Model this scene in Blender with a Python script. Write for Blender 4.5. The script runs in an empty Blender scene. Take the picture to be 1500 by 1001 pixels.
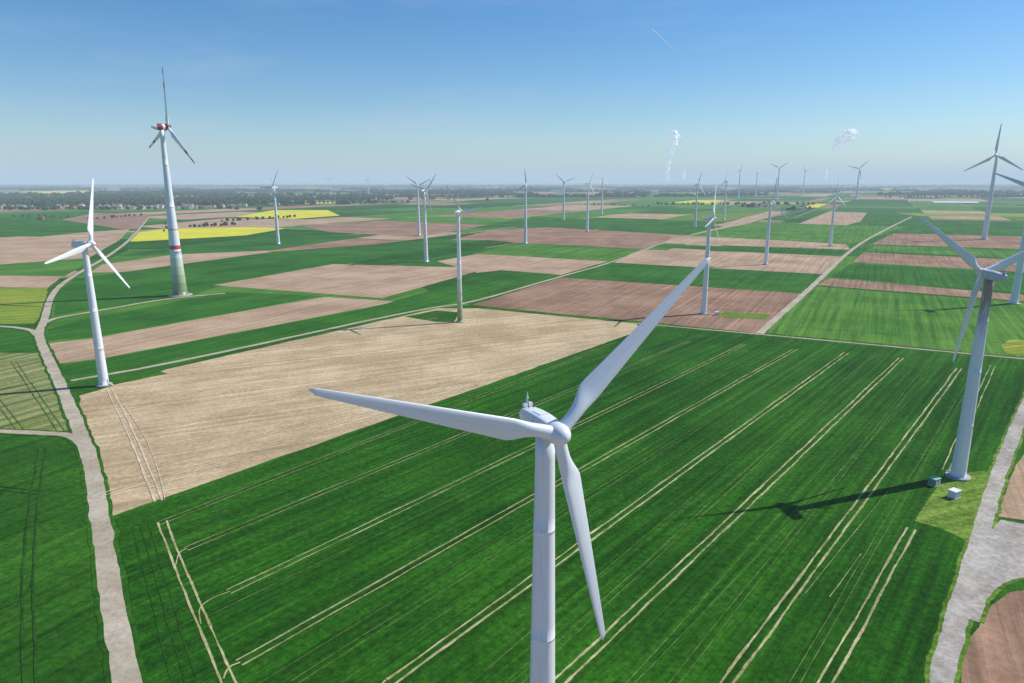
import bpy, bmesh, math, random
from mathutils import Vector, Matrix, noise
random.seed(7)
sc=bpy.context.scene
COL=sc.collection
# ---------------------------------------------------------------- image-to-ground projection
# field corners are image pixel coordinates, seen from the camera at (0,0,95); G() projects each pixel to metres on the ground plane z=0
CAM_H=95.0; PITCH=math.radians(13.2); S=math.sin(PITCH); C=math.cos(PITCH)
def G(x,y):
    u=(x-750)/1000.; v=(500.5-y)/1000.; t=CAM_H/(S-v*C)
    return (t*u, t*(C+v*S))
# ---------------------------------------------------------------- node helpers
class NT:
    def __init__(s,tree): s.t=tree; s.n=tree.nodes; s.l=tree.links
    def new(s,ty,**kw):
        n=s.n.new(ty)
        for k,v in kw.items(): setattr(n,k,v)
        return n
    def put(s,sock,val):
        if isinstance(val,bpy.types.NodeSocket): s.l.new(val,sock)
        else: sock.default_value=val
    def math(s,op,a,b=0.0,c=None,clamp=False):
        n=s.new('ShaderNodeMath',operation=op); n.use_clamp=clamp
        s.put(n.inputs[0],a); s.put(n.inputs[1],b)
        if c is not None: s.put(n.inputs[2],c)
        return n.outputs[0]
    def mix(s,f,a,b,mode='MIX'):
        n=s.new('ShaderNodeMix',data_type='RGBA',blend_type=mode)
        s.put(n.inputs[0],f)
        s.put(n.inputs[6],a if not isinstance(a,tuple) else (*a[:3],1)); s.put(n.inputs[7],b if not isinstance(b,tuple) else (*b[:3],1))
        return n.outputs[2]
    def noise(s,vec,scale,detail=4,rough=.55,out=0):
        n=s.new('ShaderNodeTexNoise'); n.inputs['Scale'].default_value=scale; n.inputs['Detail'].default_value=detail; n.inputs['Roughness'].default_value=rough
        if vec is not None: s.l.new(vec,n.inputs['Vector'])
        return n.outputs[out]
    def smooth(s,val,a,b,lo=0,hi=1):
        n=s.new('ShaderNodeMapRange',interpolation_type='SMOOTHSTEP'); s.put(n.inputs[0],val)
        for i,x in zip((1,2,3,4),(a,b,lo,hi)): n.inputs[i].default_value=x
        return n.outputs[0]
def mat(name):
    m=bpy.data.materials.new(name); m.use_nodes=True; nt=NT(m.node_tree)
    b=m.node_tree.nodes['Principled BSDF']; return m,nt,b
def rotpos(nt,ang,sx=1,sy=1):
    g=nt.new('ShaderNodeNewGeometry')
    mp=nt.new('ShaderNodeMapping'); mp.inputs['Rotation'].default_value=(0,0,-math.radians(ang))
    nt.l.new(g.outputs['Position'],mp.inputs['Vector'])
    m2=nt.new('ShaderNodeMapping'); m2.inputs['Scale'].default_value=(sx,sy,1); nt.l.new(mp.outputs[0],m2.inputs['Vector'])
    return g.outputs['Position'],mp.outputs[0],m2.outputs[0]
def field_mat(name,c1,c2,ang=50,rows=3.0,rowamt=.12,fine=.25,streak=.35,c3=None,bump=0,rough=.95,big=.012,sy=.25,c3amt=.6,sx=.006,srough=.65):
    """crop / soil surface: broad patches, streaks along the drilling direction, fine clods/leaves"""
    m,nt,b=mat(name)
    pos,rot,st=rotpos(nt,ang,sx,sy)
    n1=nt.noise(pos,big,6,.72)
    f=nt.smooth(n1,.35,.65)
    col=nt.mix(f,c1,c2)
    n2=nt.noise(st,1.0,5,srough)
    k=nt.smooth(n2,.3,.7,1-streak,1+streak)
    sep=nt.new('ShaderNodeSeparateXYZ'); nt.l.new(rot,sep.inputs[0])
    w=nt.math('SINE',nt.math('MULTIPLY',sep.outputs[1],2*math.pi/rows))
    w=nt.math('MULTIPLY_ADD',w,rowamt,1.0)
    n3=nt.noise(pos,.55,5,.8)
    fn=nt.smooth(n3,.25,.75,1-fine,1+fine)
    kk=nt.math('MULTIPLY',nt.math('MULTIPLY',k,w),fn)
    vm=nt.new('ShaderNodeVectorMath',operation='SCALE'); nt.l.new(col,vm.inputs[0]); nt.l.new(kk,vm.inputs['Scale'])
    col=vm.outputs[0]
    if c3 is not None:
        f5=nt.math('MULTIPLY',nt.smooth(n2,.52,.75),nt.smooth(n3,.4,.6))
        col=nt.mix(nt.math('MULTIPLY',f5,c3amt),col,c3)
    nt.l.new(col,b.inputs['Base Color']); b.inputs['Roughness'].default_value=rough; b.inputs['Specular IOR Level'].default_value=.04
    if bump:
        bp=nt.new('ShaderNodeBump'); bp.inputs['Strength'].default_value=bump; bp.inputs['Distance'].default_value=.35
        nt.l.new(n3,bp.inputs['Height']); nt.l.new(bp.outputs[0],b.inputs['Normal'])
    return m
M={}
M['wheat']=field_mat('winter_wheat',(.012,.072,.003),(.027,.118,.006),50.5,2.9,.05,.50,.44,bump=.5,sy=.30,srough=.80,c3=(.07,.16,.02),c3amt=.35)
M['wheatB']=field_mat('winter_wheat_far',(.020,.100,.008),(.042,.155,.014),62,6,.04,.26,.30,srough=.78)
M['wheat2']=field_mat('spring_barley',(.050,.160,.014),(.095,.220,.028),62,6,.04,.26,.38,c3=(.14,.22,.05),srough=.78)
M['wheatL']=field_mat('wheat_by_track',(.018,.086,.005),(.042,.142,.010),64,4,.04,.44,.36,bump=.4,srough=.78)
M['grass']=field_mat('meadow_grass',(.085,.17,.015),(.17,.26,.04),20,9,.02,.6,.28,c3=(.30,.28,.12))
M['yel']=field_mat('flowering_rape_young',(.16,.25,.025),(.28,.31,.04),20,8,.04,.3,.3)
M['stub']=field_mat('stubble_soil',(.40,.290,.160),(.56,.43,.26),27,7,.03,.28,.24,c3=(.66,.55,.38),c3amt=.4,sy=.35,srough=.75,big=.02,bump=.3)
M['stripe']=field_mat('striped_fallow',(.15,.20,.05),(.28,.27,.12),64,9,.2,.35,.45,c3=(.42,.36,.22),srough=.75)
M['soil']=field_mat('brown_soil',(.245,.142,.088),(.355,.220,.145),62,5,.06,.20,.28,srough=.8,big=.016)
M['soil2']=field_mat('pale_soil',(.355,.235,.148),(.485,.342,.225),62,5,.05,.18,.26,srough=.8,big=.016)
M['rape']=field_mat('rapeseed_bloom',(.58,.53,.03),(.66,.62,.05),62,6,.03,.15,.15)
M['track']=field_mat('dirt_track',(.38,.315,.225),(.50,.43,.33),50,5,.01,.22,.06,c3=(.28,.28,.16),big=.05)
M['gravel']=field_mat('gravel_pad',(.32,.285,.235),(.46,.42,.36),50,5,.01,.32,.08,c3=(.26,.26,.17),c3amt=.4,big=.06)
M['tram']=field_mat('wheel_track_soil',(.25,.25,.09),(.50,.45,.25),50.5,5,.02,.35,.25,c3=(.07,.15,.03),big=.1,sx=.05,sy=.1)
M['tramfaint']=field_mat('thin_crop_line',(.045,.13,.012),(.15,.21,.06),50,5,.02,.45,.1,big=.1)
M['tramdk']=field_mat('wheel_track_dark',(.010,.055,.006),(.03,.09,.012),50,5,.02,.4,.1,big=.1)
M['tramlt']=field_mat('wheel_track_pale',(.54,.43,.28),(.66,.55,.39),50,5,.02,.3,.1,big=.1)
# ---------------------------------------------------------------- mesh helpers
def obj(name,me,parent=None,loc=None):
    o=bpy.data.objects.new(name,me); COL.objects.link(o)
    if parent: o.parent=parent
    if loc: o.location=loc
    return o
def mesh_from(name,verts,faces,mats,mi=None,smooth=False):
    me=bpy.data.meshes.new(name); me.from_pydata(verts,[],faces)
    for m in mats: me.materials.append(m)
    if mi: me.polygons.foreach_set('material_index',mi)
    if smooth: me.polygons.foreach_set('use_smooth',[True]*len(me.polygons))
    me.update(); return me
ZL=[.006]
def nextz(d=.002):
    ZL[0]+=d; return ZL[0]
def dens(pts,step,jit,closed=True):
    out=[]; n=len(pts); rng=n if closed else n-1
    for i in range(rng):
        a=Vector(pts[i]); b=Vector(pts[(i+1)%n]); L=(b-a).length; k=max(1,min(90,int(L/step)))
        d=(b-a).normalized() if L>0 else Vector((1,0)); nn=Vector((-d.y,d.x))
        for j in range(k):
            q=a+(b-a)*(j/k)
            if j: q=q+nn*jit*(noise.noise(Vector((q.x*.07,q.y*.07,3.1)))*2+noise.noise(Vector((q.x*.3,q.y*.3,7.1))))
            out.append((q.x,q.y))
    if not closed: out.append(tuple(pts[-1]))
    return out
def field(name,kind,pix,jit=.5,step=7):
    pts=dens([G(*p) for p in pix],step,jit)
    z=nextz(); bm=bmesh.new()
    vs=[bm.verts.new((x,y,z)) for x,y in pts]; f=bm.faces.new(vs); bm.normal_update()
    if f.normal.z<0: bmesh.ops.reverse_faces(bm,faces=[f])
    bmesh.ops.triangulate(bm,faces=bm.faces[:])
    me=bpy.data.meshes.new(name); bm.to_mesh(me); bm.free(); me.materials.append(M[kind]); return obj(name,me)
def smoothline(pts,it=2):
    for _ in range(it):
        o=[pts[0]]
        for a,b in zip(pts[:-1],pts[1:]):
            o.append((a[0]*.75+b[0]*.25,a[1]*.75+b[1]*.25)); o.append((a[0]*.25+b[0]*.75,a[1]*.25+b[1]*.75))
        o.append(pts[-1]); pts=o
    return pts
def ribbon_geo(pts,w,off,z,V,F,step=1.5,rag=.15,seed=0):
    L=sum((Vector(a)-Vector(b)).length for a,b in zip(pts[:-1],pts[1:])); step=max(step,L/700)
    pts=dens(pts,step,0,False); n=len(pts); b0=len(V)
    for i,(x,y) in enumerate(pts):
        a=Vector(pts[max(0,i-1)]); b=Vector(pts[min(n-1,i+1)]); d=(b-a).normalized(); nn=Vector((-d.y,d.x))
        def rg(s): return rag*(noise.noise(Vector((x*.12,y*.12,s)))+.7*noise.noise(Vector((x*.9,y*.9,s))))
        r1=1+2*rg(seed); r2=1+2*rg(seed+9)
        c=Vector((x,y))+nn*(off+(.25*noise.noise(Vector((x*.05,y*.05,seed))) if w<2 else 0))
        p=c+nn*w/2*r1; q=c-nn*w/2*r2
        V.append((p.x,p.y,z)); V.append((q.x,q.y,z))
    for i in range(n-1):
        k=b0+2*i; F.append((k+1,k+3,k+2,k))
def ribbons(name,kind,lines,smooth=True,extra=0):
    V=[];F=[]
    for ln in lines:
        pix,w=ln[0],ln[1]+extra; offs=ln[2] if len(ln)>2 else (0,)
        pts=[G(*p) for p in pix]
        if smooth and len(pts)>2: pts=smoothline(pts)
        z=nextz(.0013)
        for k,o in enumerate(offs): ribbon_geo(pts,w,o,z,V,F,seed=len(V)*.01,rag=.42 if w<2 else .10)
    return obj(name,mesh_from(name,V,F,[M[kind]]))
# ---------------------------------------------------------------- base ground
gm,nt,b=mat('distant_farmland')
g=nt.new('ShaderNodeNewGeometry')
mp=nt.new('ShaderNodeMapping'); mp.inputs['Rotation'].default_value=(0,0,-math.radians(62)); mp.inputs['Scale'].default_value=(.0016,.0034,1)
nt.l.new(g.outputs['Position'],mp.inputs[0])
vo=nt.new('ShaderNodeTexVoronoi'); vo.distance='CHEBYCHEV'; vo.inputs['Scale'].default_value=1; nt.l.new(mp.outputs[0],vo.inputs['Vector'])
sep=nt.new('ShaderNodeSeparateColor'); nt.l.new(vo.outputs['Color'],sep.inputs[0])
cr=nt.new('ShaderNodeValToRGB'); cr.color_ramp.interpolation='CONSTANT'
els=[(0,(.03,.11,.02)),(.3,(.06,.16,.03)),(.52,(.26,.18,.13)),(.66,(.34,.26,.19)),(.74,(.025,.08,.015)),(.97,(.55,.50,.05))]
while len(cr.color_ramp.elements)<len(els): cr.color_ramp.elements.new(.5)
for e,(p_,c_) in zip(cr.color_ramp.elements,els): e.position=p_; e.color=(*c_,1)
nt.l.new(sep.outputs[0],cr.inputs[0])
nz=nt.noise(g.outputs['Position'],.02,4,.7)
k=nt.smooth(nz,.2,.8,.8,1.2); vm=nt.new('ShaderNodeVectorMath',operation='SCALE'); nt.l.new(cr.outputs[0],vm.inputs[0]); nt.l.new(k,vm.inputs['Scale'])
nt.l.new(vm.outputs[0],b.inputs['Base Color']); b.inputs['Roughness'].default_value=1; b.inputs['Specular IOR Level'].default_value=.03
R0=60000
me=mesh_from('ground',[(-R0,-R0,0),(R0,-R0,0),(R0,R0,0),(-R0,R0,0)],[(0,1,2,3)],[gm]); obj('ground',me)
rnd=random.Random(21)
a1=math.radians(62); e1=Vector((math.cos(a1),math.sin(a1))); e2=Vector((math.sin(a1),-math.cos(a1)))
V=[];F=[];MI=[]
kinds=['wheatB','wheat2','soil','soil2','rape','wheat','grass','track']
wts=[28,22,18,13,2.2,14,3]
v=-9000
while v<14000:
    wv=rnd.choice([60,90,130,180,260])*(1 if abs(v)<3500 else 1.5)
    u=-6000+rnd.uniform(0,300)
    while u<17000:
        lu=rnd.uniform(180,700)
        ctr=e1*(u+lu/2)+e2*(v+wv/2)
        if ctr.y>350 and ctr.y<14000 and abs(ctr.x)<ctr.y*1.1+400:
            gp=3
            q=[e1*(u+gp)+e2*(v+gp),e1*(u+gp)+e2*(v+wv-gp),e1*(u+lu-gp)+e2*(v+wv-gp),e1*(u+lu-gp)+e2*(v+gp)]
            n0=len(V); V+=[(p.x,p.y,.004) for p in q]; F.append((n0,n0+3,n0+2,n0+1))
            k_=rnd.choices(range(7),wts)[0]
            if k_==4 and ctr.y<1600: k_=0
            MI.append(k_)
        u+=lu
    v+=wv
me=mesh_from('farmland',V,F,[M[k] for k in kinds],MI); me.update()
bm=bmesh.new(); bm.from_mesh(me); bm.normal_update()
bmesh.ops.reverse_faces(bm,faces=[f for f in bm.faces if f.normal.z<0]); bm.to_mesh(me); bm.free()
obj('farmland',me)
# ---------------------------------------------------------------- near fields
FL=[
('field_margin','wheatL',[(-400,1110),(-100,420),(200,400),(820,395),(1640,430),(1640,1110)]),
('soil_field','soil2',[(-60,352),(190,336),(175,352),(130,378),(-60,392)]),
('wheat_field','wheatB',[(-60,326),(110,323),(180,335),(60,347),(-60,345)]),
('soil_field','soil',[(90,322),(140,312),(222,314),(205,336),(180,336)]),
('meadow','wheat2',[(-60,392),(130,378),(120,390),(95,405),(-60,403)]),
('soil_field','soil2',[(-60,404),(92,405),(70,422),(-60,420)]),
('rapeseed_field','yel',[(-60,421),(70,422),(66,455),(50,474),(-60,476)]),
('wheat_field','wheatB',[(-60,479),(42,482),(56,514),(-60,516)]),
('fallow_field','stripe',[(-60,517),(60,517),(110,634),(-60,628)]),
('wheat_field','wheatL',[(-200,637),(112,647),(128,680),(140,760),(160,900),(190,1110),(-400,1110)]),
('barley_field','wheat2',[(66,482),(75,430),(110,405),(190,365),(395,368),(500,380),(690,447),(560,462),(250,534),(110,558),(62,490)]),
('soil_field','soil2',[(150,388),(335,362),(400,369),(185,398),(130,400)]),
('wheat_field','wheatB',[(190,398),(400,369),(660,350),(712,351),(500,388),(325,419),(275,434),(130,455),(80,462),(80,432),(110,408)]),
('soil_field','soil2',[(312,418),(490,387),(715,393),(560,437)]),
('wheat_field','wheatB',[(120,470),(330,428),(475,434),(130,495),(66,500),(70,482)]),
('soil_field','soil2',[(72,503),(130,497),(475,435),(582,442),(150,525),(88,533)]),
('wheat_field','wheatB',[(90,536),(150,526),(560,447),(730,395),(815,402),(640,449),(250,535),(110,556)]),
('stubble_field','stub',[(116,580),(245,541),(640,452),(700,452),(932,474),(940,484),(162,757),(140,680),(122,620)]),
('grass_verge','wheatL',[(108,572),(120,560),(222,537),(246,548),(175,562),(118,579)]),
('wheat_field','wheatB',[(160,375),(380,347),(570,342),(395,367),(190,376)]),
('rapeseed_field','rape',[(184,354),(195,342),(240,336),(340,332),(418,335),(360,345),(200,354)]),
('soil_field','soil2',[(200,332),(330,320),(470,322),(430,332),(240,335)]),
('rapeseed_field','rape',[(345,318),(400,308),(480,308),(498,316),(430,321)]),
('rapeseed_field','rape',[(30,281),(120,279.5),(150,282),(60,284)]),
('rapeseed_field','rape',[(430,297),(500,295.5),(520,297.5),(450,299)]),
('soil_field','soil',[(440,330),(560,324),(720,330),(610,347),(480,340)]),
('soil_field','soil',[(692,447),(822,407),(1172,430),(1112,489),(930,470),(800,458)]),
('wheat_field','wheatB',[(822,406),(895,385),(1205,402),(1172,430)]),
('soil_field','soil2',[(900,385),(935,366),(1130,370),(1235,376),(1208,402)]),
('wheat_field','wheatB',[(955,362),(975,358),(1240,368),(1235,376),(1100,370)]),
('soil_field','soil2',[(640,383),(700,372),(890,383),(822,403),(735,396),(700,400)]),
('barley_field','wheat2',[(690,372),(760,357),(940,366),(900,382)]),
('soil_field','soil',[(660,352),(720,337),(800,333),(1010,345),(945,365),(760,356),(715,352)]),
('barley_field','wheatB',[(690,334),(780,318),(1000,326),(1060,332),(1010,344),(800,332)]),
('soil_field','soil2',[(985,346),(1050,347),(1240,358),(1245,366),(975,357)]),
('barley_field','wheat2',[(1010,345),(1110,325),(1330,332),(1250,357),(1050,348)]),
('soil_field','soil2',[(1170,328),(1215,310),(1270,312),(1260,325),(1240,330)]),
('barley_field','wheat2',[(1122,488),(1192,420),(1620,453),(1620,537),(1400,515)]),
('soil_field','soil',[(1196,418),(1215,408),(1620,443),(1620,451)]),
('wheat_field','wheatB',[(1218,406),(1250,385),(1620,408),(1620,440)]),
('soil_field','soil',[(1250,384),(1265,370),(1620,387),(1620,406)]),
('barley_field','wheat2',[(1270,368),(1280,360),(1620,372),(1620,385)]),
('soil_field','soil',[(1275,358),(1310,342),(1620,350),(1620,369)]),
('wheat_field','wheatB',[(1320,338),(1370,322),(1620,327),(1620,347)]),
('rapeseed_field','yel',[(1310,312),(1500,314),(1520,318),(1350,317)]),
('crop_field','wheat',[(168,757),(938,485),(962,480),(1110,492),(1520,530),(1500,580),(1452,700),(1425,800),(1385,920),(1345,1110),(236,1110)]),
('grass_verge','grass',[(1340,764),(1358,735),(1385,695),(1455,690),(1440,745),(1421,795),(1380,775)]),
('soil_field','soil2',[(1462,757),(1480,700),(1540,590),(1640,600),(1640,785)]),
('grass_verge','wheatL',[(1386,1110),(1392,960),(1430,880),(1470,850),(1640,825),(1640,1110)]),
('soil_field','soil',[(1402,1110),(1410,965),(1440,896),(1480,868),(1640,840),(1640,1110)]),
('grass_patch','yel',[(1466,506),(1480,498),(1530,500),(1530,522),(1475,518)]),
('grass_verge','grass',[(1050,462),(1062,457),(1130,461),(1122,468),(1065,466)]),
('grass_verge','wheatL',[(592,464),(640,455),(672,458),(665,472),(640,472)]),
]
for n_,k_,p_ in FL: field(n_,k_,p_)
P2=(-1.05,1.05)
TR=[
 ([(206,1110),(188,1001),(163,880),(147,760),(133,670),(112,620),(92,570),(68,520),(55,490),(66,468),(72,440),(85,420),(115,400),(160,375),(190,352),(205,335),(218,318)],4.8),
 ([(-60,630),(80,635),(112,640),(132,668)],3.6),([(-60,476),(40,480),(56,492)],3.6),
 ([(60,476),(80,466),(130,458),(240,438),(330,430)],4.2),
 ([(104,558),(250,533),(560,465),(645,449),(690,444),(822,405),(900,384),(985,350),(1110,322),(1180,308)],3.6),
 ([(1112,489),(1190,420),(1250,362),(1300,335),(1335,318)],5),
 ([(932,474),(1112,490),(1520,528)],2.4)]
GV=[([(1366,1110),(1378,1001),(1402,900),(1430,810),(1448,740),(1468,680),(1500,600),(1530,540)],4.3),
 ([(1412,905),(1425,868),(1452,845),(1540,822),(1640,805)],5.5)]
ribbons('track_verge','wheatL',TR[:4],extra=2.2)
ribbons('track_verge','grass',GV,extra=1.8)
ribbons('dirt_track','track',TR)
field('gravel_pad','gravel',[(1440,800),(1466,762),(1640,792),(1640,822),(1445,858),(1424,845)],jit=.5,step=3)
ribbons('gravel_road','gravel',GV)
ribbons('thin_crop_lines','tramfaint',[
 ([(430,1001),(1200,515)],.22,(-.8,.8)),([(640,1110),(1280,520)],.2,(-.8,.8)),([(560,1110),(1262,519)],.15),([(900,1110),(1362,532)],.2,(-.8,.8)),([(300,905),(1130,509)],.2),([(1100,1110),(1430,542)],.2,(-.8,.8)),
 ([(820,1110),(1345,530)],.15),([(380,1001),(1185,514)],.15),([(500,1001),(1222,516)],.15),([(740,1001),(1300,523)],.15),([(930,1001),(1380,537)],.15),([(310,840),(1050,500)],.15)])
ribbons('tramlines','tram',[
 ([(350,972),(1165,512)],.44,P2),([(572,1000),(1240,517)],.55,P2),([(470,1110),(572,1000)],.55,P2),
 ([(700,1110),(820,1000),(1320,525)],.55,P2),([(985,1110),(1065,1000),(1405,540)],.55,P2),
 ([(1150,1110),(1210,1000),(1335,775)],.48,P2),([(1385,690),(1455,535)],.38,P2),
 ([(335,868),(780,655),(1090,505)],.34,P2),([(272,805),(1010,500)],.22,P2),
 ([(232,768),(900,503)],.18,P2),
 ([(238,765),(262,830),(335,1001),(385,1110)],.5,P2),
 ([(352,971),(334,978),(328,995)],.35),([(337,867),(308,878),(290,892),(294,915)],.3),([(274,804),(262,810),(258,828)],.25),
 ([(1262,812),(1215,875)],.14),([(1300,720),(1180,870)],.10)])
ribbons('wheel_marks','tramdk',[
 ([(62,655),(40,800),(42,1001),(60,1110)],.5,P2),([(-40,712),(60,722)],.5,P2),([(-20,900),(35,880),(48,850)],.4),([(205,770),(270,1001)],.25,(-2,0,2))])
ribbons('wheel_marks','tramlt',[
 ([(160,570),(195,640),(232,735)],.6,P2),([(140,610),(420,545),(700,480)],.28,P2),([(190,640),(560,548),(800,490)],.28,P2),([(205,690),(640,565),(880,490)],.28,P2),
 ([(150,725),(260,695),(620,580),(900,490)],.38,P2),([(140,598),(640,466)],.22,P2),([(215,715),(700,565),(915,487)],.22,P2),([(170,595),(210,660),(226,735)],.3,(3,))])
ribbons('wheel_marks','tramfaint',[
 ([(1180,450),(1240,425)],.6,(-1.3,1.3)),([(1250,500),(1620,535)],.4,P2),([(1150,478),(1500,505)],.35,P2),([(20,530),(90,632)],.4,P2),([(-40,540),(30,630)],.4,P2)])
# ---------------------------------------------------------------- turbine parts
def paint(name,stops=None,base=(.74,.76,.78),rough=.38,dirt=.12):
    m,nt,b=mat(name)
    tc=nt.new('ShaderNodeTexCoord'); sp=nt.new('ShaderNodeSeparateXYZ'); nt.l.new(tc.outputs['Object'],sp.inputs[0])
    if stops:
        zmax,lst=stops; r=nt.new('ShaderNodeValToRGB'); r.color_ramp.interpolation='CONSTANT'
        while len(r.color_ramp.elements)<len(lst): r.color_ramp.elements.new(.5)
        for e,(z_,c_) in zip(r.color_ramp.elements,lst): e.position=z_/zmax; e.color=(*c_,1)
        nt.l.new(nt.math('DIVIDE',sp.outputs[2],zmax),r.inputs[0]); col=r.outputs[0]
    else:
        rg=nt.new('ShaderNodeRGB'); rg.outputs[0].default_value=(*base,1); col=rg.outputs[0]
    mp=nt.new('ShaderNodeMapping'); mp.inputs['Scale'].default_value=(1.6,1.6,.12); nt.l.new(tc.outputs['Object'],mp.inputs[0])
    n=nt.noise(mp.outputs[0],1.0,5,.65); f=nt.smooth(n,.45,.8,0,dirt*2)
    col=nt.mix(f,col,(.42,.40,.36))
    nt.l.new(col,b.inputs['Base Color']); b.inputs['Roughness'].default_value=rough
    return m
WHITE=(.79,.81,.84)
m_tower=paint('tower_paint',base=WHITE,rough=.28,dirt=.16)
m_blade=paint('blade_gelcoat',base=(.80,.82,.85),rough=.22,dirt=.10)
m_grey=paint('nacelle_grey',base=(.50,.53,.57),rough=.45)
m_dark,_,b_=mat('dark_metal'); b_.inputs['Base Color'].default_value=(.06,.065,.07,1); b_.inputs['Roughness'].default_value=.5
m_red,_,b_=mat('signal_red'); b_.inputs['Base Color'].default_value=(.50,.04,.035,1); b_.inputs['Roughness'].default_value=.4
m_dkred,_,b_=mat('nacelle_red'); b_.inputs['Base Color'].default_value=(.25,.03,.035,1); b_.inputs['Roughness'].default_value=.5
m_conc,nt_,b_=mat('concrete'); b_.inputs['Base Color'].default_value=(.38,.37,.34,1); b_.inputs['Roughness'].default_value=.9
GR=[(.17,.25,.10),(.26,.35,.17),(.38,.46,.28),(.50,.57,.42),(.62,.67,.58)]
m_tall=paint('tall_tower_paint',(140,[(0,GR[0]),(5,GR[1]),(11,GR[2]),(18,GR[3]),(25,GR[4]),(32,WHITE),(39,(.60,.07,.05)),(42.5,WHITE),(55,(.62,.30,.27)),(56.2,WHITE)]))
m_green=paint('green_base_paint',(75,[(0,GR[0]),(4,GR[1]),(9,GR[2]),(15,GR[3]),(22,GR[4]),(30,WHITE)]))
m_rust=paint('stained_tower_paint',(67,[(0,WHITE),(2,WHITE)]))
nt_=NT(m_rust.node_tree); bb=m_rust.node_tree.nodes['Principled BSDF']
old=bb.inputs['Base Color'].links[0].from_socket
tc=nt_.new('ShaderNodeTexCoord'); sp=nt_.new('ShaderNodeSeparateXYZ'); nt_.l.new(tc.outputs['Object'],sp.inputs[0])
mp=nt_.new('ShaderNodeMapping'); mp.inputs['Scale'].default_value=(1.5,1.5,.08); nt_.l.new(tc.outputs['Object'],mp.inputs[0])
nn_=nt_.noise(mp.outputs[0],1.2,5,.7)
f1=nt_.smooth(sp.outputs[2],44,60); f2=nt_.smooth(nn_,.30,.5); ff=nt_.math('MULTIPLY',f1,f2)
nt_.l.new(nt_.mix(nt_.math('MULTIPLY',ff,.85),old,(.24,.13,.085)),bb.inputs['Base Color'])

def lathe(profile,seg=40,axis='Z',mats=(),mi=None,smooth=True,name='part'):
    V=[];F=[];MI=[]
    for (r,z) in profile:
        for i in range(seg):
            a=2*math.pi*i/seg
            V.append((r*math.cos(a),r*math.sin(a),z) if axis=='Z' else (r*math.cos(a),-z,r*math.sin(a)))
    for k in range(len(profile)-1):
        for i in range(seg):
            j=(i+1)%seg; F.append((k*seg+i,k*seg+j,(k+1)*seg+j,(k+1)*seg+i)); MI.append(mi[k] if mi else 0)
    F.append(tuple(range((len(profile)-1)*seg,len(profile)*seg))); MI.append(MI[-1])
    F.append(tuple(reversed(range(seg)))); MI.append(MI[0])
    me=mesh_from(name,V,F,list(mats),MI,smooth)
    bm=bmesh.new(); bm.from_mesh(me); bmesh.ops.recalc_face_normals(bm,faces=bm.faces[:])
    bm.to_mesh(me); bm.free()
    return me
def box(bm,cx,cy,cz,sx,sy,sz,mi=0,bev=0):
    r=bmesh.ops.create_cube(bm,size=1)
    for v in r['verts']: v.co=Vector((cx+v.co.x*sx,cy+v.co.y*sy,cz+v.co.z*sz))
    fs=set(f for v in r['verts'] for f in v.link_faces)
    for f in fs: f.material_index=mi
    if bev: bmesh.ops.bevel(bm,geom=list(set(e for v in r['verts'] for e in v.link_edges)),offset=bev,segments=2,affect='EDGES')
def bm_mesh(bm,name,mats):
    me=bpy.data.meshes.new(name); bm.to_mesh(me); bm.free()
    for m in mats: me.materials.append(m)
    return me
def tower_mesh(h,rb,rt,m,flare=False):
    pr=[(rb*1.12,0),(rb*1.12,.35),(rb,.36)]
    N=24; seams=[.28,.55,.80]
    for i in range(1,N+1):
        f=i/N
        if flare: r=rt+(rb-rt)*((1-f)**1.35)
        else: r=rb+(rt-rb)*f
        pr.append((r,.36+(h-.36)*f))
    out=[]
    for a,b in zip(pr[:-1],pr[1:]):
        out.append(a)
        for s_ in seams:
            z=s_*h
            if a[1]<=z<b[1] and a[1]>1:
                t=(z-a[1])/(b[1]-a[1]); r=a[0]+(b[0]-a[0])*t
                out+=[(r,z-.05),(r+.006,z-.045),(r+.006,z+.045),(r,z+.05)]
    out.append(pr[-1])
    out=sorted(out,key=lambda q:q[1])
    return lathe(out,48,'Z',[m],name='tower')
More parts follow.
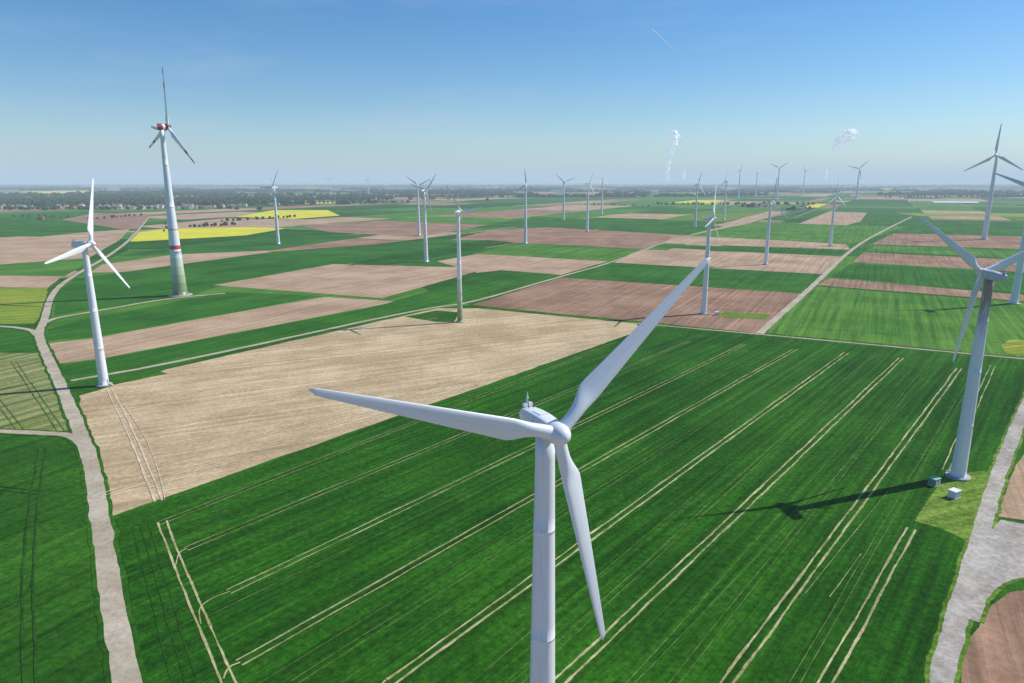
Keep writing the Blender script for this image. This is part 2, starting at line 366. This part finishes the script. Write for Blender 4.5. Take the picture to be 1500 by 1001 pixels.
def blade_mesh(R,rootr,chord,striped=False,twist0=16):
    ns=38; na=24; V=[];F=[];MI=[]
    for k in range(ns+1):
        f=k/ns; r=.9+f*(R-.9)
        s=r/R
        if s<.06: ch=2*rootr; bl=0
        elif s<.22:
            t=(s-.06)/.16; t=t*t*(3-2*t); ch=2*rootr+(chord-2*rootr)*t; bl=t
        else:
            t=(s-.22)/.78; ch=chord*(1-.74*t**.92); bl=1
            if s>.96: ch*=max(.06,math.sqrt(max(0,1-((s-.96)/.04)**2)))
        th=(1-bl)*1.0+bl*(.30-.16*max(0,(s-.22)/.78))
        tw=math.radians(twist0*(1-s)**1.6*bl+2)
        for i in range(na):
            a=2*math.pi*i/na
            cx,cy=rootr*math.cos(a),rootr*math.sin(a)
            xx=.5*(1+math.cos(a)); xc=1-xx
            yt=5*(.2969*math.sqrt(xc)-.126*xc-.3516*xc**2+.2843*xc**3-.1036*xc**4)*th*ch
            yy=(yt if math.sin(a)>=0 else -yt*.75)
            ax=(.30-xc)*ch; ay=yy
            px=cx*(1-bl)+ax*bl; py=cy*(1-bl)+ay*bl
            ct,st=math.cos(tw),math.sin(tw)
            X=px*ct+py*st; Y=-px*st+py*ct
            V.append((X,Y-.3*s*s*R/30,r))
    for k in range(ns):
        for i in range(na):
            j=(i+1)%na; F.append((k*na+i,k*na+j,(k+1)*na+j,(k+1)*na+i))
            s=(k+.5)/ns
            MI.append(1 if striped and (.86<s or .62<s<.74) else 0)
    F.append(tuple(range(ns*na,(ns+1)*na))); MI.append(MI[-1])
    me=mesh_from('blade',V,F,[m_blade,m_red],MI,True)
    bm=bmesh.new(); bm.from_mesh(me); bmesh.ops.recalc_face_normals(bm,faces=bm.faces[:]); bm.to_mesh(me); bm.free()
    return me
def nacelle_mesh(L,w,h,front,mats,egg=False):
    V=[];F=[];n=32
    if egg: secs=[(0,.55),(.08,.8),(.25,1),(.45,1.02),(.65,.88),(.82,.62),(.94,.32),(1,.05)]
    else: secs=[(0,.62),(.03,.78),(.10,.90),(.3,.98),(.6,1),(.85,.93),(.95,.84),(.99,.7),(1,.55)]
    pw=2.2 if egg else 4.0
    for (f,k) in secs:
        for i in range(n):
            a=2*math.pi*i/n; ca,sa=math.cos(a),math.sin(a)
            x=math.copysign(abs(ca)**(2/pw),ca)*w/2*k; z=math.copysign(abs(sa)**(2/pw),sa)*h/2*k
            if not egg and f>.5 and z<0: z*=1-.35*(f-.5)*2
            V.append((x,front+f*L,z))
    for k in range(len(secs)-1):
        for i in range(n):
            j=(i+1)%n; F.append((k*n+i,k*n+j,(k+1)*n+j,(k+1)*n+i))
    F.append(tuple(range((len(secs)-1)*n,len(secs)*n))); F.append(tuple(range(n)))
    me=mesh_from('nacelle',V,F,mats,None,True)
    if egg:
        me.polygons.foreach_set('material_index',[1 if (2*n<=i<4*n) else 0 for i in range(len(me.polygons))])
    bm=bmesh.new(); bm.from_mesh(me); bmesh.ops.recalc_face_normals(bm,faces=bm.faces[:])
    if not egg:
        box(bm,0,front+L*.45,h/2-.02,w*.45,L*.28,.12,0,.04)
        box(bm,0,front+L*.93,h/2+.15,w*.5,.5,.5,0,.06)
        box(bm,.35,front+L*.80,h/2+.55,.07,.07,1.3,1); box(bm,-.35,front+L*.80,h/2+.55,.07,.07,1.3,1)
        box(bm,0,front+L*.80,h/2+1.05,.9,.05,.05,1)
        r=bmesh.ops.create_cone(bm,cap_ends=True,segments=10,radius1=.28,radius2=.02,depth=1.7)
        for v in r['verts']: v.co+=Vector((0,front+L*.93,h/2+1.0))
        box(bm,0,front+L*.38,0,w*1.0,.05,h*.55,1)
    bm.to_mesh(me); bm.free()
    return me
CACHE={}
def turbine(x,y,h,R,alpha,theta,kind='std',tilt=5):
    sc_=R/30
    root=bpy.data.objects.new('wind_turbine',None); COL.objects.link(root); root.location=(x,y,0); root.rotation_euler=(0,0,math.radians(alpha)); root.empty_display_size=5
    ov=3.3*max(sc_,.8)
    if kind=='tall': tm=tower_mesh(h-1.6*sc_,6.0,1.7,m_tall,True)
    elif kind=='green': tm=tower_mesh(h-1.3,1.9,.95,m_green)
    elif kind=='rust': tm=tower_mesh(h-1.35,2.25,1.3,m_rust)
    else:
        rb=2.15+(h-65)*.03; tm=tower_mesh(h-1.35*sc_,rb,1.22*sc_ if sc_>.9 else 1.1,m_tower)
    obj('tower',tm,root)
    bm=bmesh.new()
    rb=max(v.co.x for v in tm.vertices)/1.12
    box(bm,0,-rb-.02,2.1,1.0,.25,2.1,0,.03); box(bm,0,-rb-.9,.5,1.6,1.5,1.0,1,.03); box(bm,0,-rb-2.0,.25,1.4,.8,.5,1,.02)
    obj('door',bm_mesh(bm,'door',[m_grey,m_conc]),root)
    obj('foundation',lathe([(rb*1.6,.0),(rb*1.6,.7),(rb*1.5,.72),(rb*1.1,.74)],40,'Z',[m_conc],name='foundation'),root)
    head=bpy.data.objects.new('nacelle_head',None); COL.objects.link(head); head.parent=root; head.location=(0,0,h); head.rotation_euler=(-math.radians(tilt),0,0)
    key=(kind,round(R))
    if key not in CACHE:
        egg=kind in('tall','green')
        nm=nacelle_mesh(7.6*sc_ if not egg else 7.4*sc_,2.7*sc_ if not egg else 3.1*sc_,2.9*sc_ if not egg else 3.3*sc_,-ov+1.2*sc_,[m_grey if kind=='rust' else m_blade, m_dkred if kind=='tall' else m_dark],egg)
        if kind=='green': nm.polygons.foreach_set('material_index',[0]*len(nm.polygons))
        sp=[(1.25,-1.15),(1.38,-1.0),(1.42,-.2),(1.36,.5),(1.15,1.15),(.82,1.65),(.42,1.95),(.05,2.05)]
        if egg: sp=[(1.6,-1.2),(1.65,-.3),(1.5,.6),(1.1,1.3),(.6,1.7),(.05,1.8)]
        hm=lathe([(a*sc_,b*sc_) for a,b in sp],32,'Y',[m_dkred if kind=='tall' else m_blade],name='spinner')
        bmh=blade_mesh(R,.80*sc_,2.9*sc_,striped=(kind=='tall'))
        CACHE[key]=(nm,hm,bmh)
    nm,hm,bl=CACHE[key]
    obj('nacelle',nm,head)
    rot=bpy.data.objects.new('rotor',None); COL.objects.link(rot); rot.parent=head; rot.location=(0,-ov,0)
    obj('spinner',hm,rot)
    for i in range(3):
        o=obj('blade_%d'%(i+1),bl,rot); o.rotation_euler=(0,math.radians(90-(theta+120*i)),0)
    return root
TB=[(4.2,81.2,65,30.3,25,42,'std',3),(-195,313,67,31,85,70,'std',5),(-284,578,138,46,140,100,'tall',4),(-36,464,75,22,135,50,'green',4),
(-363,1067,86,30,-35,60),(-168,1246,88,27,170,35),(-104,827,84,28,140,15),(21,1079,90,24,165,85),(131,1766,93,32,20,20),(145,1331,91,26,35,60),
(261,2021,101,28,50,80),(390,1473,89,32,30,70),(141,494,69,26,60,70),(540,1766,95,30,-85,85),(297,799,72,28,120,100),(1453,3825,165,56,170,25),
(478,1032,74,28,35,85),(1818,3683,160,60,-35,45),(793,1156,136,50,-55,90),(400,537,90,32,180,20),(147,209,67,30,187,35,'rust',5),
(1340,4130,160,45,30,75),(1640,4700,150,45,60,40),(2000,4800,165,48,20,10),(-1350,5200,110,40,30,50),(-1150,5600,110,40,10,80),(-1850,5400,110,40,50,20),(-700,6000,110,40,60,20)]
for t in TB: turbine(*t)
# ---------------------------------------------------------------- transformer kiosks
def kiosk(x,y,rz,col):
    m,_,b=mat('kiosk_paint'); b.inputs['Base Color'].default_value=(*col,1); b.inputs['Roughness'].default_value=.5
    bm=bmesh.new()
    box(bm,0,0,.12,3.3,2.6,.24,1,.02); box(bm,0,0,1.25,3.0,2.3,2.0,0,.04)
    box(bm,0,0,2.36,3.3,2.6,.2,2,.05)
    box(bm,-.7,-1.165,1.2,1.1,.05,1.7,1,.01); box(bm,.7,-1.165,1.2,1.1,.05,1.7,1,.01)
    for k in range(5): box(bm,1.52,0,.7+.25*k,.05,1.4,.12,1)
    roof,_,b=mat('kiosk_roof'); b.inputs['Base Color'].default_value=(*[min(.75,q*1.6) for q in col],1); b.inputs['Roughness'].default_value=.6
    o=obj('transformer_kiosk',bm_mesh(bm,'transformer_kiosk',[m,m_grey,roof])); o.location=(x,y,.12); o.rotation_euler=(0,0,rz)
x_,y_=G(1368,711); kiosk(x_,y_,.5,(.14,.30,.18))
x_,y_=G(1397,729); kiosk(x_,y_,.5,(.7,.72,.72))
x_,y_=G(1050,462); kiosk(x_,y_,.3,(.7,.72,.72))
# ---------------------------------------------------------------- trees (distant masses)
mt,nt,b=mat('tree_foliage'); g=nt.new('ShaderNodeNewGeometry')
n=nt.noise(g.outputs['Position'],.12,5,.7); f=nt.smooth(n,.35,.65)
n2=nt.noise(g.outputs['Position'],.015,2,.5); f2=nt.smooth(n2,.4,.6)
col=nt.mix(f,(.012,.03,.008),(.04,.08,.02)); col=nt.mix(nt.math('MULTIPLY',f2,.45),col,(.07,.085,.035)); nt.l.new(col,b.inputs['Base Color']); b.inputs['Roughness'].default_value=1; b.inputs['Specular IOR Level'].default_value=.05
bm=bmesh.new(); bmesh.ops.create_icosphere(bm,subdivisions=2,radius=1); ICO=([v.co.copy() for v in bm.verts],[tuple(v.index for v in f.verts) for f in bm.faces]); bm.free()
def clumps(name,lst):
    V=[];F=[]
    for (x,y,w,h) in lst:
        n0=len(V); sd=rnd.uniform(0,99)
        for c in ICO[0]:
            k=1+.75*noise.noise(c*1.7+Vector((sd,0,0)))
            V.append((x+c.x*w*k,y+c.y*w*k,max(0,h*.52+c.z*h*.5*k)))
        F+=[tuple(i+n0 for i in f) for f in ICO[1]]
    obj(name,mesh_from(name,V,F,[mt]))
vl=[]
def patch(cx,cy,sx,sy,n,hmin=8,hmax=18):
    for _ in range(n):
        x=rnd.gauss(cx,sx); y=rnd.gauss(cy,sy); h=rnd.uniform(hmin,hmax); vl.append((x,y,h*rnd.uniform(.5,.9),h))
patch(-2000,2950,420,110,850,9,20); patch(-2900,3500,600,180,600,9,20); patch(-1400,2950,220,80,300,9,20); patch(-1650,2420,300,35,110,6,12); patch(-1350,3700,420,90,400,9,20); patch(-2600,4600,900,120,400,12,24); patch(-800,4300,350,60,160,8,18)
clumps('village_trees',vl)
vl=[]
def row(x0,y0,x1,y1,n,h0=4,h1=8,spread=4):
    a=G(x0,y0); b=G(x1,y1)
    for i in range(n):
        t=(i+rnd.uniform(-.3,.3))/n; h=rnd.uniform(h0,h1)
        vl.append((a[0]+(b[0]-a[0])*t+rnd.gauss(0,spread),a[1]+(b[1]-a[1])*t+rnd.gauss(0,spread),h*rnd.uniform(.4,.6),h))
row(280,333,350,330,12,5,9); row(235,340,255,310,8); row(325,325,440,318,16,4,8); row(965,300,1200,300,50,6,12,10); row(500,300,600,297,25,6,12,10)
row(380,300,560,296,40,6,12); row(1090,304,1125,303,16,8,14,12); row(1160,309,1185,306,8,8,14,10); row(640,290,900,288,60,6,14,20); row(20,318,110,318,10,4,7)
row(1300,290,1500,288,40,8,14,20); row(130,322,210,316,12,4,8); row(860,300,960,303,12,4,8)
clumps('hedgerow_trees',vl)
vl=[]
for _ in range(200):
    y=rnd.uniform(4200,17000); x=rnd.uniform(-1,1)*y*.95; L=rnd.uniform(200,1300)*(y/9000)**.5; k=int(L/26)
    aa=rnd.gauss(0,.15)
    for i in range(k):
        t=(i/k-.5)*L; h=rnd.uniform(11,27); vl.append((x+t*math.cos(aa),y+t*math.sin(aa)+rnd.gauss(0,14),rnd.uniform(12,28),h))
clumps('distant_woodland',vl)
# ---------------------------------------------------------------- village houses
def simple(name,c,r=.8):
    m,nt,b=mat(name); g=nt.new('ShaderNodeNewGeometry'); n=nt.noise(g.outputs['Position'],.6,4,.7)
    nt.l.new(nt.mix(nt.smooth(n,.3,.7),tuple(q*.8 for q in c),c),b.inputs['Base Color']); b.inputs['Roughness'].default_value=r; return m
wallm=[simple('render_white',(.76,.74,.70)),simple('brick_red',(.33,.16,.11)),simple('render_cream',(.66,.58,.46))]
roofm=[simple('roof_tile_red',(.36,.12,.07)),simple('roof_tile_brown',(.18,.10,.07)),simple('roof_slate',(.14,.15,.17))]
glass,_,b_=mat('window_glass'); b_.inputs['Base Color'].default_value=(.03,.04,.05,1); b_.inputs['Roughness'].default_value=.1
def house_mesh(w,d,h,rf,wi,ri):
    bm=bmesh.new(); box(bm,0,0,h/2,w,d,h,0)
    o=.5
    pts=[(-w/2-o,-d/2-o,h-.15),(-w/2-o,d/2+o,h-.15),(-w/2-o,0,h+rf),(w/2+o,-d/2-o,h-.15),(w/2+o,d/2+o,h-.15),(w/2+o,0,h+rf)]
    v=[bm.verts.new(p) for p in pts]
    for f in ((0,2,1),(3,4,5),(0,3,5,2),(1,2,5,4),(0,1,4,3)):
        ff=bm.faces.new([v[i] for i in f]); ff.material_index=0 if len(f)==3 else 1
    box(bm,w*.25,d*.12,h+rf*.9,.8,.8,1.6,0)
    nfl=max(1,int(h/2.8))
    for fl in range(nfl):
        for k in range(int(w//2.6)):
            xx=-w/2+1.4+k*2.6
            if xx>w/2-1: break
            for sy in (-1,1): box(bm,xx,sy*(d/2+.01),1.5+fl*2.7,1.1,.08,1.2,2)
        for yy in (-d/4,d/4):
            for sx in (-1,1): box(bm,sx*(w/2+.01),yy,1.5+fl*2.7,.08,1.0,1.2,2)
    box(bm,w*.3,-d/2-.03,1.05,1.0,.1,2.1,2)
    bmesh.ops.recalc_face_normals(bm,faces=bm.faces[:])
    return bm_mesh(bm,'house',[wallm[wi],roofm[ri],glass])
HM=[house_mesh(12,9,5.6,4,0,0),house_mesh(14,9,5.6,4.2,1,1),house_mesh(10,9,5.6,4.5,2,0),house_mesh(30,14,6.5,4.5,0,2),house_mesh(11,8,3.2,4,0,1)]
HN=['rendered_house','brick_house','rendered_house','farm_barn','bungalow']
def house(x,y,i,rz):
    o=obj(HN[i],HM[i]); o.location=(x,y,0); o.rotation_euler=(0,0,rz)
for _ in range(150):
    cx,cy,sx,sy=rnd.choice([(-2000,2600,420,50),(-1900,2700,420,40),(-2500,2900,300,60),(-1400,2680,220,40),(-1250,2500,120,20)])
    house(rnd.gauss(cx,sx),rnd.gauss(cy,sy),rnd.choice([0,0,1,2,2,3,4]),rnd.uniform(0,3.14))
for (px,py,i) in [(1098,303,3),(1108,304,0),(1118,303,3),(1172,308,3),(395,301,0),(404,301,3),(60,322,1),(935,290,3)]:
    x,y=G(px,py); house(x,y,i,rnd.uniform(-.3,.3))
m_foil=simple('foil_white',(.75,.78,.78),.4); M['foil']=m_foil
field('crop_foil','foil',[(1365,295),(1430,295.5),(1436,297.5),(1368,297)])
# ---------------------------------------------------------------- steam plumes
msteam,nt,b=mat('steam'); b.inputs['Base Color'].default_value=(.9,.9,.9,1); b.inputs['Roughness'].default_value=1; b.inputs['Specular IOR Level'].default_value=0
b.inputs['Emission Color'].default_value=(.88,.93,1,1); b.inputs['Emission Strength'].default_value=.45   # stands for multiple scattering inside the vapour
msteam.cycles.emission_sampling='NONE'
def plume(x,y,z0,path,name='steam_plume'):
    """continuous column of overlapping billows along a drifting path (dx,dz,radius)"""
    V=[];F=[]
    for (a,b_) in zip(path[:-1],path[1:]):
        n=max(4,int(math.hypot(b_[0]-a[0],b_[1]-a[1])/6))
        for i in range(n):
            t=i/n; r=a[2]+(b_[2]-a[2])*t
            for q in range(3):
                an=rnd.uniform(0,6.28); rad=r*rnd.uniform(.05,.75)
                px=x+a[0]+(b_[0]-a[0])*t+rad*math.cos(an); pz=z0+a[1]+(b_[1]-a[1])*t+rad*.7*math.sin(an); py=y+rnd.gauss(0,r*.3)
                rr=r*rnd.uniform(.35,.65); n0=len(V); sd=rnd.uniform(0,99)
                for c in ICO[0]:
                    k=1+.45*noise.noise(c*1.3+Vector((sd,0,0))); V.append((px+c.x*rr*k,py+c.y*rr*k,pz+c.z*rr*k))
                F+=[tuple(i_+n0 for i_ in f) for f in ICO[1]]
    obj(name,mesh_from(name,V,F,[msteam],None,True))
D=9000
cx=.228*D
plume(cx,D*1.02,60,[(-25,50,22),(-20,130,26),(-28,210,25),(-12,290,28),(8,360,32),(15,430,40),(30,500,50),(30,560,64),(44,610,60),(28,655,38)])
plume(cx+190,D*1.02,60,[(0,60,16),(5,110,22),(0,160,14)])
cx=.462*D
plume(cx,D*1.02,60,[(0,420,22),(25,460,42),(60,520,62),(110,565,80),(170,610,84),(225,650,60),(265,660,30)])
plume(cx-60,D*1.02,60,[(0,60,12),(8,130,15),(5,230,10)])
# contrail
V=[];F=[]
def seg_strip(a,b,w):
    a=Vector(a);b=Vector(b)
    n0=len(V)
    for k in range(21):
        q=a.lerp(b,k/20); ww=w*(.25+.75*(1-k/20))
        for j in range(6):
            an=j*math.pi/3; V.append((q.x+ww*math.cos(an)*.6,q.y,q.z+ww*math.sin(an)*.6))
    for k in range(20):
        for j in range(6): F.append((n0+k*6+j,n0+k*6+(j+1)%6,n0+(k+1)*6+(j+1)%6,n0+(k+1)*6+j))
mcon=bpy.data.materials.new('contrail_ice'); mcon.use_nodes=True; nt=NT(mcon.node_tree); mcon.node_tree.nodes.remove(mcon.node_tree.nodes['Principled BSDF']); out=mcon.node_tree.nodes['Material Output']
d=nt.new('ShaderNodeBsdfDiffuse'); d.inputs[0].default_value=(.9,.9,.9,1); dt=nt.new('ShaderNodeBsdfTranslucent'); dt.inputs[0].default_value=(.9,.9,.9,1); md=nt.new('ShaderNodeMixShader'); nt.l.new(d.outputs[0],md.inputs[1]); nt.l.new(dt.outputs[0],md.inputs[2])
tr=nt.new('ShaderNodeBsdfTransparent'); mx=nt.new('ShaderNodeMixShader'); mx.inputs[0].default_value=.35
nt.l.new(tr.outputs[0],mx.inputs[1]); nt.l.new(md.outputs[0],mx.inputs[2]); nt.l.new(mx.outputs[0],out.inputs[0])
seg_strip((4100,21560,4445),(5280,23555,4185),36)
obj('contrail',mesh_from('contrail',V,F,[mcon],None,True))
# ---------------------------------------------------------------- haze layer (participating medium filling the lower air)
SIG=1/12000.; HC=(.47,.61,.76)
mh=bpy.data.materials.new('haze'); mh.use_nodes=True; nt=NT(mh.node_tree); mh.node_tree.nodes.remove(mh.node_tree.nodes['Principled BSDF']); out=mh.node_tree.nodes['Material Output']
ab=nt.new('ShaderNodeVolumeAbsorption'); ab.inputs['Color'].default_value=(0,0,0,1); ab.inputs['Density'].default_value=SIG
em=nt.new('ShaderNodeEmission'); em.inputs[0].default_value=(*HC,1); em.inputs[1].default_value=SIG  # volume glows by itself, in place of daylight scattered in the air
ad=nt.new('ShaderNodeAddShader'); nt.l.new(ab.outputs[0],ad.inputs[0]); nt.l.new(em.outputs[0],ad.inputs[1]); nt.l.new(ad.outputs[0],out.inputs['Volume'])
bm=bmesh.new(); box(bm,0,0,248,110000,110000,500); obj('haze_layer',bm_mesh(bm,'haze_layer',[mh]))
# ---------------------------------------------------------------- light
az=math.radians(70); el=math.radians(44)
sd=Vector((math.sin(az)*math.cos(el),math.cos(az)*math.cos(el),math.sin(el)))
L=bpy.data.lights.new('sun','SUN'); L.energy=5.0; L.angle=math.radians(.5); L.color=(1,.96,.9)
lo=obj('sun',L); lo.rotation_euler=sd.to_track_quat('Z','Y').to_euler()
w=bpy.data.worlds.new('World'); sc.world=w; w.use_nodes=True; nt=NT(w.node_tree); bg=w.node_tree.nodes['Background']
sky=nt.new('ShaderNodeTexSky'); sky.sky_type='NISHITA'; sky.sun_disc=False; sky.sun_elevation=el; sky.sun_rotation=az; sky.altitude=100; sky.air_density=1.0; sky.dust_density=.4; sky.ozone_density=3.0
hs=nt.new('ShaderNodeHueSaturation'); hs.inputs['Saturation'].default_value=1.4; nt.l.new(sky.outputs[0],hs.inputs['Color'])
tint=nt.mix(1.0,hs.outputs[0],(.80,.92,1.0),'MULTIPLY')
# faint cirrus veil
tc=nt.new('ShaderNodeTexCoord'); mp=nt.new('ShaderNodeMapping'); mp.inputs['Scale'].default_value=(1.2,1.2,7); mp.inputs['Rotation'].default_value=(.1,.25,.3); nt.l.new(tc.outputs['Generated'],mp.inputs[0])
cn=nt.noise(mp.outputs[0],1.6,7,.62); cf=nt.smooth(cn,.48,.80,0,.20)
nt.l.new(nt.mix(cf,tint,(5.0,6.0,7.0)),bg.inputs[0]); bg.inputs[1].default_value=.12
# ---------------------------------------------------------------- camera
cd=bpy.data.cameras.new('camera'); cam=obj('camera',cd); cd.sensor_width=36; cd.lens=24; cd.clip_start=.5; cd.clip_end=150000
cam.location=(0,0,CAM_H); cam.rotation_euler=(math.radians(90)-PITCH,0,0); sc.camera=cam
sc.view_settings.view_transform='Standard'; sc.view_settings.look='None'; sc.view_settings.exposure=0
